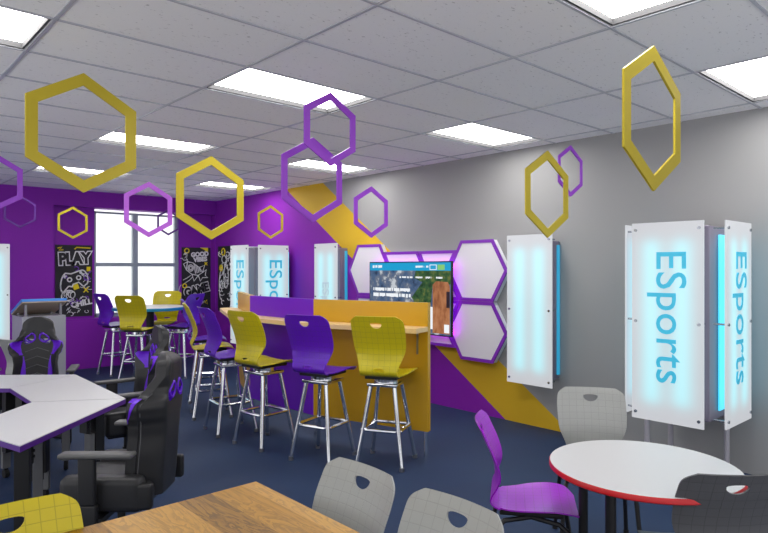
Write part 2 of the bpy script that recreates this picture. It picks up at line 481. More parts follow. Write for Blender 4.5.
sconce((5.15, 3.38, 1.155), R(-90), 'blank lit white panel on the grey wall right of the screen', None)
sconce((5.15, 6.57, 1.165), R(-90), 'lit white panel with pale grey lettering between the corner signs and the screen', 'dim')
sconce((1.665, 10.1, 1.175), 0, 'lit white panel at the left edge of the photo on the purple wall', None)

# ------------------------------------------------------------------ chalk posters
def chalk(parent, name, m, strokes, r, T):
    bm = BM()
    for s in strokes:
        cl = s[0] == s[-1] and len(s) > 3
        pts = [T @ Vector((x, y, .002)) for x, y in (s[:-1] if cl else s)]
        tube(bm, pts, r, 5, cl)
    return obj(name, bm, m, parent)
def arc(cx, cy, rx, ry, a0=0, a1=360, n=18, rot=0):
    o = []
    for k in range(n + 1):
        a = R(a0 + (a1 - a0) * k / n); x, y = rx * math.cos(a), ry * math.sin(a)
        o.append((cx + x * math.cos(R(rot)) - y * math.sin(R(rot)), cy + x * math.sin(R(rot)) + y * math.cos(R(rot))))
    if abs(a1 - a0) == 360: o[-1] = o[0]
    return o
def poster(T, w, h, label):
    t = thing('chalk_poster', label, 'poster', T.translation, 0, 'black doodle posters')
    L = T.copy(); L.translation = Vector((0, 0, 0))
    bm = BM(); box(bm, (0, 0, -.012), (w, h, 0), M4=L); obj('board', bm, 'chalk', t)
    return t, L
def squiggles(n, x0, x1, y0, y1, s, rnd):
    out = []
    for _ in range(n):
        x, y, a = rnd.uniform(x0, x1), rnd.uniform(y0, y1), rnd.uniform(0, 360)
        k = rnd.choice('aabz')
        if k == 'a': out.append(arc(x, y, s * rnd.uniform(.5, 1), s * rnd.uniform(.3, .8), a, a + rnd.uniform(150, 300), 10))
        elif k == 'b': out.append([(x, y), (x + s * math.cos(a), y + s * math.sin(a))])
        else: out.append([(x, y), (x + s * .5, y + s * .9), (x + s * .4, y + s * .2), (x + s, y + s * 1.1)])
    return out
def outline_word(t, L, txt, size, pos, rot, m_fill, name='lettering', fat=.02, sx=1.):
    q = L @ Matrix.Translation((pos[0], pos[1], .0015)) @ Matrix.Rotation(R(rot), 4, 'Z') @ Matrix.Diagonal((sx, 1, 1, 1))
    obj(name, text_bm(txt, size, .001, q, fat), 'chalkw', t)
    q2 = L @ Matrix.Translation((pos[0], pos[1], .004)) @ Matrix.Rotation(R(rot), 4, 'Z') @ Matrix.Diagonal((sx, 1, 1, 1))
    if m_fill: obj(name, text_bm(txt, size, .001, q2, fat * .42), m_fill, t)
rnd = random.Random(3)
# poster with PLAY, game controller and CHILL
T = frame4((2.585, NY - .0121, .80), (1, 0, 0), (0, 0, 1)); w, h = .53, 1.105
t, L = poster(T, w, h, 'black chalk doodle poster with PLAY, a game controller and CHILL left of the window')
outline_word(t, L, 'PLAY', .235, (.272, .89), 3, 'chalk', fat=.030, sx=.84)
obj('lettering', text_bm('CHILL', .115, .001, L @ Matrix.Translation((.37, .20, .002)) @ Matrix.Rotation(R(10), 4, 'Z'), .006), 'chalkw', t)
ctrl = [arc(.13, .52, .055, .15, 90, 270, 10, -8) + arc(.20, .44, .03, .03, 180, 20, 6)[1:] + [(.25, .50), (.33, .53)] + arc(.40, .50, .03, .03, 200, 340, 6) + arc(.40, .60, .06, .12, -60, 90, 10, 12) + [(.32, .70), (.22, .66), (.13, .67)]]
ctrl[0].append(ctrl[0][0])
ctrl += [arc(.20, .57, .03, .03), arc(.33, .60, .03, .03), arc(.39, .65, .012, .012), arc(.36, .68, .012, .012), [(.10, .61), (.16, .63)], [(.135, .59), (.125, .65)]]
chalk(t, 'controller_doodle', 'chalkw', ctrl, .011, L)
br = [arc(.18, .33, .10, .075, 0, 360, 20, 15)] + [arc(.13 + .03 * k, .33 + .015 * (k % 2), .04, .05, 20 * k, 200 + 20 * k, 10) for k in range(5)] + [arc(.2, .27, .06, .03, 180, 360, 8)]
chalk(t, 'doodle', 'chalkw', br, .008, L)
chalk(t, 'doodle', 'chalkw', squiggles(16, .05, .46, .04, .28, .05, rnd) + squiggles(7, .38, .50, .35, .65, .05, rnd), .0045, L)
chalk(t, 'doodle', 'chalky', [[(.40, .37), (.47, .45)], [(.47, .37), (.40, .45)], [(.03, 1.05), (.09, 1.07), (.05, 1.02), (.11, 1.03)], [(.27, 1.04), (.30, 1.07), (.50, 1.06)]], .010, L)
bm = BM(); box(bm, (.445, .70, 0), (.50, .77, .004), M4=L); box(bm, (.25, .42, 0), (.33, .50, .003), M4=L @ Matrix.Translation((.29, .46, 0)) @ Matrix.Rotation(R(20), 4, 'Z') @ Matrix.Translation((-.29, -.46, 0))); obj('doodle', bm, 'chalky', t)
chalk(t, 'doodle', 'chalkp', squiggles(6, .42, .48, .55, .68, .05, rnd) + squiggles(8, .03, .5, .05, .75, .04, rnd), .008, L)
# poster with rocket and GAME
T = frame4((4.58, NY - .0121, .72), (1, 0, 0), (0, 0, 1)); w, h = .535, 1.19
t, L = poster(T, w, h, 'black chalk doodle poster with a rocket and GAME between window and corner')
obj('lettering', text_bm('GOOD', .105, .001, L @ Matrix.Translation((.33, 1.07, .002)) @ Matrix.Rotation(R(5), 4, 'Z'), .007), 'chalkw', t)
obj('lettering', text_bm('VIBES', .105, .001, L @ Matrix.Translation((.34, .98, .002)) @ Matrix.Rotation(R(5), 4, 'Z'), .007), 'chalkw', t)
bm = BM(); prism(bm, [(.33, 1.19), (.485, 1.19), (.485, 1.08), (.42, 1.15)], 0, .0015, 0, L); obj('doodle', bm, 'chalky', t)
rk = [[(.03, .90), (.10, .94), (.20, .92), (.32, .84), (.38, .75), (.30, .70), (.18, .72), (.08, .80), (.03, .90)], arc(.16, .83, .05, .055), arc(.16, .83, .028, .03),
      [(.10, .94), (.08, .80)], [(.38, .75), (.45, .80), (.43, .70), (.48, .66), (.38, .66), (.34, .60), (.30, .70)], [(.32, .84), (.42, .88), (.38, .75)], [(.18, .72), (.22, .60), (.30, .70)]]
rk += [[(.22 + .03 * k, .90 - .02 * k), (.25 + .03 * k, .73 + .01 * k)] for k in range(4)]
chalk(t, 'rocket_doodle', 'chalkw', rk, .009, L)
chalk(t, 'doodle', 'chalkw', [[(.02, .62), (.10, .66), (.16, .70)], [(.04, .56), (.14, .62), (.20, .68)], arc(.03, .40, .09, .16, 120, 250, 10), [(.05, 1.0), (.10, 1.07), (.08, .98), (.14, .92)]] + squiggles(14, .04, .44, .04, .30, .06, rnd) + squiggles(4, .02, .1, .95, 1.1, .05, rnd), .006, L)
outline_word(t, L, 'GAME', .20, (.27, .44), 14, 'chalk', fat=.026, sx=.86)
chalk(t, 'doodle', 'chalky', [arc(.09, 1.13, .04, .04), arc(.05, .52, .035, .035), [(.42, .93), (.47, .88)], [(.47, .93), (.42, .88)], [(.42, .22), (.47, .19), (.46, .26), (.42, .22)]], .010, L)
# narrow poster on the right wall beside the corner
T = frame4((XW - .0121, 10.0, .80), (0, -1, 0), (0, 0, 1)); w, h = .62, 1.13
t, L = poster(T, w, h, 'black chalk doodle poster on the right wall in the corner, half hidden by lit sign')
chalk(t, 'doodle', 'chalkw', squiggles(40, .05, .55, .05, 1.05, .09, rnd) + [arc(.12, .45, .07, .25, 90, 270), arc(.3, .6, .08, .2)], .008, L)
chalk(t, 'doodle', 'chalky', [arc(.20, 1.03, .06, .06), arc(.12, .75, .05, .05), arc(.12, .75, .02, .02)], .011, L)

# ------------------------------------------------------------------ screen and hexagon boards on the right wall
def wall_poly(parent, name, pts, x0, x1, m):
    """pts in (Y,Z); slab between x0 (nearer the room) and x1"""
    bm = BM(); a = [bm.verts.new((x0, y, z)) for y, z in pts]; b = [bm.verts.new((x1, y, z)) for y, z in pts]
    n = len(pts); bm.faces.new(a); bm.faces.new(b[::-1])
    for i in range(n): bm.faces.new((a[i], a[(i + 1) % n], b[(i + 1) % n], b[i]))
    return obj(name, bm, m, parent)
def inset(pts, d):
    n = len(pts); out = []
    ar = sum(pts[i][0] * pts[(i + 1) % n][1] - pts[(i + 1) % n][0] * pts[i][1] for i in range(n))
    sg = 1 if ar > 0 else -1
    for i in range(n):
        p0, p1, p2 = [Vector(pts[k % n]) for k in (i - 1, i, i + 1)]
        d1, d2 = (p1 - p0).normalized(), (p2 - p1).normalized()
        n1, n2 = Vector((-d1.y, d1.x)) * sg, Vector((-d2.y, d2.x)) * sg
        b = (n1 + n2); k = d / max(.25, (1 + n1.dot(n2)))
        out.append(tuple(p1 + b * k))
    return out
def hexboard(pts, label):
    cy = sum(p[0] for p in pts) / len(pts); cz = min(p[1] for p in pts)
    t = thing('wall_hexagon_board', label, 'wall board', (XW, cy, cz), 0, 'white boards with purple frames around the screen')
    q = [(y - cy, z - cz) for y, z in pts]; i = inset(q, .034)
    bm = BM(); n = len(q)
    V = [[bm.verts.new((x, y, z)) for y, z in pl] for pl in (q, i) for x in (-.075, -.058)]
    o0, o1, i0, i1 = V
    for k in range(n):
        j = (k + 1) % n
        for f in ((o0[k], o0[j], o1[j], o1[k]), (i0[j], i0[k], i1[k], i1[j]), (o0[k], i0[k], i0[j], o0[j]), (o1[k], o1[j], i1[j], i1[k])): bm.faces.new(f)
    obj('frame', bm, 'pnl_pur', t)
    wall_poly(t, 'face', inset(q, .033), -.069, -.058, 'pnl_white')
    wall_poly(t, 'backing', inset(q, .004), -.0578, 0, 'pnl_white')
    return t
def hx(cy, zt, zb, e=.215, r=.40): 
    zm = (zt + zb) / 2
    return [(cy + e, zt), (cy - e, zt), (cy - r, zm), (cy - e, zb), (cy + e, zb), (cy + r, zm)]
hexboard(hx(4.137, 1.847, 1.2), 'white hexagonal board with purple frame at the upper right of the screen')
hexboard(hx(4.137, 1.197, .568), 'white hexagonal board with purple frame at the lower right of the screen')
hexboard(hx(5.873, 1.847, 1.2), 'white hexagonal board with purple frame at the upper left of the screen')
hexboard(hx(5.873, 1.197, .568), 'white hexagonal board with purple frame at the lower left of the screen, mostly behind the bar')
g = .003
hexboard([(5.60, 1.745), (5.01, 1.745), (4.93, 1.60), (4.93, 1.2), (5.655, 1.2), (5.472, 1.52)], 'white cut hexagon board behind the upper left part of the screen')
hexboard([(5.00, 1.745), (4.41, 1.745), (4.54, 1.52), (4.357, 1.2), (4.925, 1.2), (4.925, 1.60)][::1], 'white cut hexagon board behind the upper right part of the screen')
hexboard([(5.655, 1.197), (4.93, 1.197), (4.93, .68), (5.59, .68), (5.472, .885)], 'white cut hexagon board behind the lower left part of the screen')
hexboard([(4.925, 1.197), (4.357, 1.197), (4.54, .885), (4.42, .68), (4.925, .68)], 'white cut hexagon board behind the lower right part of the screen')
# television
tv = thing('television', 'wide wall screen showing cliffs, a tree and a wooden plank under a blue bar', 'television', (5.035, 5.072, 1.214))
bm = BM(); box(bm, (-.05, -.674, -.411), (-.022, .674, .411), bev=.004); obj('housing', bm, 'bezel', tv, 'smooth')
V3 = lambda y, z: (y, z)
def scr(name, y0, y1, z0, z1, m, d=0, pts=None):
    if pts is None: pts = [(y0, z0), (y1, z0), (y1, z1), (y0, z1)]
    return wall_poly(tv, name, pts, -.052 - d * .001, -.0495, m)
# viewer's right is -Y; u in 0..1 from left to right
sy = lambda u: .661 - 1.322 * u
sz = lambda v: .398 - .796 * v
def sr(name, u0, u1, v0, v1, m, d): return scr(name, sy(u0), sy(u1), sz(v0), sz(v1), m, d)
sr('screen', 0, 1, 0, 1, 'scr_sky', 0)
sr('header_bar', 0, 1, 0, .115, 'scr_bar', 1)
scr('tree_picture', 0, 0, 0, 0, 'scr_tree', 1, [(sy(a), sz(b)) for a, b in ((.60, .115), (1, .115), (1, .30), (.80, .30), (.78, .55), (.70, .66), (.60, .60), (.55, .5), (.62, .38), (.68, .28), (.58, .22))])
scr('cliff_picture', 0, 0, 0, 0, 'scr_tree', 1, [(sy(a), sz(b)) for a, b in ((0, .62), (.3, .66), (.62, .64), (.62, .70), (.3, .74), (0, .70))])
sr('white_column', .69, .80, .62, .93, 'scr_white', 2)
scr('plank_picture', 0, 0, 0, 0, 'scr_wood', 2, [(sy(a), sz(b)) for a, b in ((.80, .31), (.84, .26), (.97, .27), (.99, .33), (.99, .98), (.80, .98))])
sr('dark_picture', .955, .99, .40, .62, 'scr_dark', 3)
sr('white_card', .93, .985, .85, .965, 'scr_white', 3)
sr('white_strip', 0, .62, .60, .63, 'scr_white', 2)
sr('menu_button', .855, .935, .03, .105, 'scr_green', 2)
bm = BM()
ringprism(bm, [(sy(.765), sz(.03)), (sy(.845), sz(.03)), (sy(.845), sz(.105)), (sy(.765), sz(.105))], [(sy(.772), sz(.04)), (sy(.838), sz(.04)), (sy(.838), sz(.095)), (sy(.772), sz(.095))], -.054, -.05, frame4((0, 0, 0), (0, 1, 0), (0, 0, 1)))
for v in bm.verts: v.co.x = -abs(v.co.x)
obj('menu_button', bm, 'scr_white', tv)
# tiny unreadable lines of writing as short strokes
def words(u0, u1, v, hgt, seed):
    r = random.Random(seed); bm = BM(); u = u0
    while u < u1:
        w = r.uniform(.008, .02)
        box(bm, (-.0548, sy(min(u + w, u1)), sz(v + hgt * r.uniform(.8, 1))), (-.05, sy(u), sz(v)))
        u += w + r.choice((.003, .003, .003, .014))
    obj('writing', bm, 'scr_white', tv)
words(.04, .17, .035, .045, 1); words(.60, .70, .045, .03, 2); words(.725, .75, .045, .03, 3)
words(.05, .53, .375, .05, 4); words(.05, .54, .455, .055, 5); words(.05, .60, .625, .05, 12); words(.40, .56, .20, .026, 6); words(.60, .68, .20, .026, 7); words(.72, .79, .20, .026, 8); words(.84, .91, .20, .026, 9)
words(.03, .6, .80, .06, 10); words(.03, .5, .90, .05, 11)
# glowing strip light running round the back of the screen
bm = BM()
tube(bm, [(-.008, y, z) for y, z in ((-.655, -.385), (-.655, .39), (.655, .39), (.655, -.385))], .007, 6, True)
obj('led_strip', bm, 'led', tv)
bm = BM(); box(bm, (-.021, -.3, -.2), (.04, .3, .2)); obj('wall_bracket', bm, 'bezel', tv)

# ------------------------------------------------------------------ bar counter
SG = [Vector((3.645, 3.475)), Vector((3.29, 4.57)), Vector((3.245, 5.62)), Vector((3.68, 6.66))]
def offs(d):
    out = []
    for i in range(4):
        ns = []
        for k in (i - 1, i):
            if 0 <= k < 3:
                e = (SG[k + 1] - SG[k]).normalized(); ns.append(Vector((-e.y, e.x)))
        b = sum(ns, Vector((0, 0))); b /= (1 if len(ns) == 1 else 1 + ns[0].dot(ns[1]))
        out.append(SG[i] + b * d)
    return out
bar = thing('bar_counter', 'long angled bar counter with mustard and purple panels and a pale wooden ledge', 'bar counter')
inner = offs(-.05)
for k, m, lb in ((0, 'bar_yel', 'mustard yellow panel at the right end'), (1, 'bar_pur', 'purple middle panel'), (2, 'bar_yel', 'mustard yellow panel at the far end')):
    bm = BM(); prism(bm, [SG[k], SG[k + 1], inner[k + 1], inner[k]], .21, 1.265)
    obj('front_panel', bm, m, bar, label=lb)
o1, o2 = offs(0.0), offs(.21)
e = (SG[3] - SG[2]).normalized(); nn = Vector((-e.y, e.x)); ce = SG[3] + nn * .105
endc = [tuple(ce + (nn * math.cos(R(a)) + e * math.sin(R(a))) * .105) for a in range(0, 181, 20)]
poly = [tuple(p) for p in o2[:3]] + endc + [tuple(p) for p in o1[:3]][::-1]
bm = BM(); prism(bm, poly, 1.032, 1.07); obj('ledge', bm, 'shelfwood', bar)
for i, p in enumerate(offs(-.025)):
    q = p.copy()
    if i == 0: q += (SG[1] - SG[0]).normalized() * .03
    if i == 3: q -= e * .03
    bm = BM(); cyl(bm, (q.x, q.y, 0), (q.x, q.y, .21), .018); obj('leg', bm, 'chrome', bar, 'smooth')
ed = (SG[1] - SG[0]).normalized(); nd = Vector((-ed.y, ed.x))
for s in (.09, 1.05):
    a = SG[0] + ed * s
    bm = BM()
    box(bm, (.004, -.19, -.006), (.016, 0, .006), M4=frame4((a.x, a.y, 1.031), (nd.x, nd.y, 0), (0, 0, 1)))
    obj('bracket', bm, 'steel', bar)

# ------------------------------------------------------------------ moulded shell used by stools and chairs
P = [(-.285, .450, .160), (-.268, .415, .206), (-.242, .350, .216), (-.206, .265, .214), (-.182, .180, .205), (-.182, .100, .178), (-.198, .040, .158),
     (-.196, .002, .152), (-.155, -.020, .160), (-.085, -.022, .185), (.015, -.012, .210), (.115, -.006, .216), (.190, -.016, .204), (.235, -.040, .150)]
def shell_mesh(matname, zs, fac=1.):
    NV, NU = 84, 30
    fine = [catmull(P, i / 400) for i in range(401)]
    L = [0]
    for a, b in zip(fine, fine[1:]): L.append(L[-1] + math.hypot(a[0] - b[0], a[1] - b[1]))
    def at(s):
        for i in range(400):
            if L[i + 1] >= s:
                f = (s - L[i]) / max(1e-9, L[i + 1] - L[i]); return [p + (q - p) * f for p, q in zip(fine[i], fine[i + 1])]
        return fine[-1]
    def surf(x, s):
        y, z, w = at(s)
        back = max(0, min(1, (z - .02) / .12)) if s < L[-1] * .5 else 0
        return Vector((x, y + .75 * x * x * back, zs + z + (1 - back) * .35 * x * x * (1 if y > -.15 else 0)))
    # holes in (x, s): handle, and the slot where back meets seat
    hs = .078
    handle = []
    for k in range(40):
        a = 2 * PI * k / 40; cx, sy_ = math.cos(a), math.sin(a)
        sx = abs(cx) ** .75 * (1 if cx > 0 else -1); ss = abs(sy_) ** .75 * (1 if sy_ > 0 else -1)
        handle.append(((.043 - .014 * ss) * sx, hs + .025 * ss))
    slot = []
    s_slot = next(L[i] for i in range(401) if fine[i][1] < .030)
    for k in range(24):
        a = 2 * PI * k / 24; slot.append((.048 * abs(math.cos(a)) ** .5 * (1 if math.cos(a) > 0 else -1), s_slot + .010 * math.sin(a)))
    def inside(p, poly):
        c = False
        for i in range(len(poly)):
            a, b = poly[i], poly[i - 1]
            if (a[1] > p[1]) != (b[1] > p[1]) and p[0] < (b[0] - a[0]) * (p[1] - a[1]) / (b[1] - a[1]) + a[0]: c = not c
        return c
    bm = BM(); uvl = bm.loops.layers.uv.new('UVMap'); G = []; q = {}
    for j in range(NV + 1):
        s = L[-1] * j / NV; w = at(s)[2]; row = []
        for i in range(NU + 1):
            x = w * (2 * i / NU - 1); v = bm.verts.new((0, 0, 0)); q[v] = [x, s]; row.append(v)
        G.append(row)
    for poly in (handle, slot):
        for j in range(NV):
            for i in range(NU):
                pass
    F = []
    for j in range(NV):
        for i in range(NU):
            vs = (G[j][i], G[j][i + 1], G[j + 1][i + 1], G[j + 1][i])
            c = (sum(q[v][0] for v in vs) / 4, sum(q[v][1] for v in vs) / 4)
            hole = inside(c, handle) or inside(c, slot)
            if not hole: F.append(bm.faces.new(vs))
    bm.verts.index_update()
    for poly in (handle, slot):
        cx = sum(p[0] for p in poly) / len(poly); cs = sum(p[1] for p in poly) / len(poly)
        rx_ = max(abs(p[0] - cx) for p in poly) + .02; rs = max(abs(p[1] - cs) for p in poly) + .02
        for v in list(q):
            if not v.link_faces: continue
            if abs(q[v][0] - cx) < rx_ and abs(q[v][1] - cs) < rs and any(e_.is_boundary for e_ in v.link_edges):
                best = None
                for i in range(len(poly)):
                    a, b = Vector(poly[i - 1]), Vector(poly[i]); pv = Vector(q[v]); d = b - a
                    f = max(0, min(1, (pv - a).dot(d) / max(1e-12, d.length_squared))); r_ = a + d * f
                    if best is None or (r_ - pv).length < best[0]: best = ((r_ - pv).length, r_)
                q[v] = [best[1].x, best[1].y]
    for v in q: v.co = surf(*q[v])
    for f in F:
        for l in f.loops: l[uvl].uv = q[l.vert]
    for v in [v for v in q if not v.link_faces]: bm.verts.remove(v)
    bmesh.ops.recalc_face_normals(bm, faces=bm.faces[:])
    bmesh.ops.solidify(bm, geom=bm.faces[:], thickness=.007)
    for v in bm.verts: v.co = Vector((v.co.x * fac, v.co.y * fac, zs + (v.co.z - zs) * fac * (.92 if fac < 1 else 1)))
    me = bpy.data.meshes.new('seat_shell'); bm.to_mesh(me); bm.free()
    for p in me.polygons: p.use_smooth = True
    me.set_sharp_from_angle(angle=R(50))
    me.materials.append(M[matname]); return me
ZS = .735
SH = {k: shell_mesh(v, ZS) for k, v in (('y', 'yel_shell'), ('p', 'pur_shell'))}
ZC2 = .482
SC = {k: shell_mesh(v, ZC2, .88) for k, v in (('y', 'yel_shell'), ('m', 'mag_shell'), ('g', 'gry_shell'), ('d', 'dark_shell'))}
def rod(name, pts, r, m, parent, seg=8):
    bm = BM(); tube(bm, pts, r, seg); return obj(name, bm, m, parent, 'smooth')

# ------------------------------------------------------------------ bar stool
def make_stool(label):
    t = thing('bar_stool', label, 'bar stool', (0, 0, 0), 0, 'bar stools with moulded plastic seats')
    o = bpy.data.objects.new('seat_shell', SH['y']); COL.objects.link(o); o.parent = t
    bm = BM(); box(bm, (-.13, -.15, ZS - .052), (.13, .15, ZS - .026), bev=.006); obj('seat_plate', bm, 'black', t, 'smooth')
    bm = BM(); cyl(bm, (0, 0, ZS - .09), (0, 0, ZS - .05), .10, seg=24); obj('swivel', bm, 'chrome', t, 'smooth')
    bm = BM(); box(bm, (-.125, -.125, ZS - .115), (.125, .125, ZS - .088), bev=.01); obj('top_ring', bm, 'chrome', t, 'smooth')
    ft = .185; tp = .095; zt = ZS - .10
    for sx in (-1, 1):
        for sy_ in (-1, 1):
            l = rod('leg', [(sx * tp, sy_ * tp, zt), (sx * (tp + ft) / 2, sy_ * (tp + ft) / 2, zt / 2), (sx * ft, sy_ * ft, .012)], .018, 'chrome', t, 10)
            bm = BM(); cyl(bm, (sx * ft, sy_ * ft, 0), (sx * ft * .995, sy_ * ft * .995, .03), .0195, seg=10); obj('foot_glide', bm, 'steel', l, 'smooth')
    zf = .285; k = tp + (ft - tp) * (zt - zf) / zt; k += .008
    c = .03
    pts = [(-k + c, -k, zf), (k - c, -k, zf), (k, -k + c, zf), (k, k - c, zf), (k - c, k, zf), (-k + c, k, zf), (-k, k - c, zf), (-k, -k + c, zf)]
    bm = BM(); tube(bm, pts, .0145, 8, True); obj('foot_ring', bm, 'chrome', t, 'smooth')
    return t
stools = [
 ('y', (3.32, 3.62), 29, 'yellow bar stool at the right end of the bar, before the mustard panel'),
 ('p', (3.02, 4.06), 18, 'purple bar stool nearest in the row at the bar, between two yellow stools'),
 ('y', (2.885, 4.745), 8, 'yellow bar stool in front of the purple bar panel, third from the right end'),
 ('p', (2.87, 5.335), -8, 'purple bar stool fourth from the right end of the bar, seen from its side'),
 ('y', (3.02, 6.03), -22, 'yellow bar stool near the far end of the bar, seen edge-on'),
 ('p', (3.33, 6.78), -24, 'purple bar stool at the far end of the bar, mostly hidden behind others'),
 ('p', (3.17, 9.31), 10, 'purple bar stool at the left of the high round table by the window'),
 ('y', (3.19, 8.50), 38, 'yellow bar stool in front of the high round table, back to the camera'),
 ('p', (3.80, 8.50), 122, 'purple bar stool at the right of the high round table'),
 ('y', (3.89, 9.36), 232, 'yellow bar stool behind the high round table, facing the camera before the window')]
proto = None
for c, (x, y), a, lb in stools:
    if proto is None:
        proto = make_stool(lb); proto.location = (x, y, 0); proto.rotation_euler[2] = R(a - 90)
    else:
        dup(proto, (x, y, 0), R(a - 90), lb, swap={'seat_shell': SH[c]})

# ------------------------------------------------------------------ school chair
def make_chair(label):
    t = thing('school_chair', label, 'chair', (0, 0, 0), 0, 'moulded school chairs')
    o = bpy.data.objects.new('seat_shell', SC['g']); COL.objects.link(o); o.parent = t
    z = ZC2 - .045
    bm = BM(); box(bm, (-.12, -.14, z - .004), (.12, .14, z + .016), bev=.004); obj('seat_plate', bm, 'black', t, 'smooth')
    for s in (-1, 1):
        l = rod('leg', [(s * .10, .0, z - .01), (s * .155, .12, z - .015), (s * .175, .17, z - .05), (s * .205, .225, .02)], .0115, 'black', t)
        bm = BM(); cyl(bm, (s * .205, .225, 0), (s * .2045, .2245, .028), .015, seg=10); obj('foot_glide', bm, 'rubber', l, 'smooth')
        l = rod('leg', [(s * .10, .0, z - .01), (s * .155, -.12, z - .015), (s * .175, -.16, z - .06), (s * .20, -.235, .02)], .0115, 'black', t)
        bm = BM(); cyl(bm, (s * .20, -.235, 0), (s * .1995, -.234, .028), .015, seg=10); obj('foot_glide', bm, 'rubber', l, 'smooth')
    return t
chairs = [
 ('g', (1.185, 1.665), 180, 'grey school chair at the wooden table, left one of the two side by side'),
 ('g', (1.19, 1.227), 180, 'grey school chair at the wooden table, right one of the two side by side'),
 ('y', (.405, 1.87), 270, 'yellow school chair at the bottom left corner, behind the wooden table'),
 ('m', (2.44, 1.665), -54, 'magenta purple school chair pulled up to the round white table'),
 ('g', (3.145, 1.724), 216, 'grey school chair behind the round white table, facing the camera'),
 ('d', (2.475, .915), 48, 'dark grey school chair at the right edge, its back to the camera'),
 ('g', (1.56, 7.05), 27, 'grey school chair at far left, half hidden behind the gaming chair beside the lectern')]
proto = None
for c, (x, y), a, lb in chairs:
    if proto is None:
        proto = make_chair(lb); proto.location = (x, y, 0); proto.rotation_euler[2] = R(a - 90)
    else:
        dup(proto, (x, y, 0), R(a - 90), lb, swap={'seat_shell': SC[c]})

# ------------------------------------------------------------------ round white table
t = thing('round_table', 'round white table with a red edge on black legs at right', 'table', (2.48, 1.15, 0))
bm = BM(); lathe(bm, [(.368, .742), (.365, .7435), (.3, .7436), (.2, .7436)], 64); obj('tabletop', bm, 'white', t)
bm = BM(); lathe(bm, [(.34, .717), (.366, .718), (.371, .722), (.371, .738), (.368, .742)], 64); obj('edge_band', bm, 'red_edge', t, 'smooth')
for a in (90, 180, 335):
    x, y = .268 * math.cos(R(a)), .268 * math.sin(R(a))
    bm = BM(); cyl(bm, (x, y, .03), (x, y, .717), .02, seg=14); l = obj('leg', bm, 'black', t, 'smooth')
    bm = BM(); cyl(bm, (x, y, 0), (x, y, .03), .022, seg=14); obj('foot_glide', bm, 'rubber', l, 'smooth')

# ------------------------------------------------------------------ wooden table in the foreground
t = thing('wooden_table', 'oak plank table in the foreground, cut off by the bottom edge', 'table', (.4, 1.2, 0))
bm = BM(); box(bm, (-.9, -.75, .705), (.81, .85, .742), bev=.003); obj('tabletop', bm, 'wood', t)
for sx, sy_ in ((-.8, -.65), (.70, -.65), (-.8, .74), (.70, .74)):
    bm = BM(); box(bm, (sx - .03, sy_ - .03, 0), (sx + .03, sy_ + .03, .705), bev=.004); obj('leg', bm, 'black', t)

# ------------------------------------------------------------------ high round table
t = thing('high_round_table', 'high round white table with a cyan edge on a black column by the window', 'table', (3.52, 8.95, 0))
bm = BM(); lathe(bm, [(.51, .985), (.508, .9875), (.3, .988), (.1, .988)], 64); obj('tabletop', bm, 'white', t)
bm = BM(); lathe(bm, [(.48, .940), (.509, .941), (.515, .946), (.515, .980), (.51, .985)], 64); obj('edge_band', bm, 'cyan_edge', t, 'smooth')
bm = BM(); cyl(bm, (0, 0, .03), (0, 0, .94), .055, seg=24); obj('column', bm, 'black', t, 'smooth')
bm = BM(); lathe(bm, [(.215, 0), (.22, .012), (.2, .02), (.06, .035)], 36); obj('base', bm, 'black', t, 'smooth')

# ------------------------------------------------------------------ white desk modules
ZD = .68; kd = (1.55 - ZD) / .81
def desk(pts, label, legs):
    q = [(x * kd, y * kd) for x, y in pts]
    cx, cy = sum(p[0] for p in q) / 4, sum(p[1] for p in q) / 4
    t = thing('trapezoid_desk', label, 'desk', (cx, cy, 0), 0, 'white trapezoid desks')
    l = [(x - cx, y - cy) for x, y in q]
    i = inset(l, .004)
    bm = BM(); prism(bm, inset(l, .0015), ZD - .004, ZD + .0005); obj('tabletop', bm, 'white', t)
    bm = BM(); prism(bm, l, ZD - .032, ZD - .0045); obj('edge_band', bm, 'pur_edge', t)
    for k, d in legs:
        x, y = inset(l, d)[k]
        a = math.atan2(-y, -x)
        m4 = Matrix.Translation((x, y, 0)) @ Matrix.Rotation(a, 4, 'Z')
        bm = BM(); box(bm, (-.03, -.035, .20), (.03, .035, ZD - .032), M4=m4, bev=.004)
        g_ = obj('leg', bm, 'black', t)
        bm = BM(); box(bm, (.031, -.028, .07), (.065, .028, ZD - .18), M4=m4, bev=.004); obj('inner_leg', bm, 'leg_grey', g_)
        bm = BM(); box(bm, (.066, -.034, ZD - .17), (.095, .034, ZD - .033), M4=m4, bev=.004)
        for zz in (.10, .13): cyl(bm, m4 @ Vector((.08, -.042, ZD - zz)), m4 @ Vector((.08, .042, ZD - zz)), .008, seg=8)
        obj('clamp', bm, 'black', g_)
        bm = BM(); cyl(bm, m4 @ Vector((.046, -.015, .03)), m4 @ Vector((.046, .015, .03)), .03, seg=16)
        box(bm, (.034, -.012, .03), (.058, .012, .07), M4=m4); obj('caster', bm, 'rubber', g_, 'smooth')
    return t
desk([(.985 * .0 + .635, 5.69), (1.415, 5.036), (.926, 4.769), (.467, 5.155)], 'white desk with purple edge farthest from the camera, before the facing gaming chair', [(0, .1), (1, .1), (2, .07), (3, .07)])
desk([(1.413, 5.030), (1.384, 3.905), (.928, 4.187), (.926, 4.763)], 'middle white desk with purple edge, its corner by the black gaming chairs', [(0, .12), (1, .12), (2, .07), (3, .07)])
desk([(1.381, 3.899), (.658, 3.185), (.511, 3.731), (.926, 4.178)], 'nearest white desk with purple edge at the left, behind the yellow chair', [(0, .12), (1, .10), (2, .07), (3, .07)])

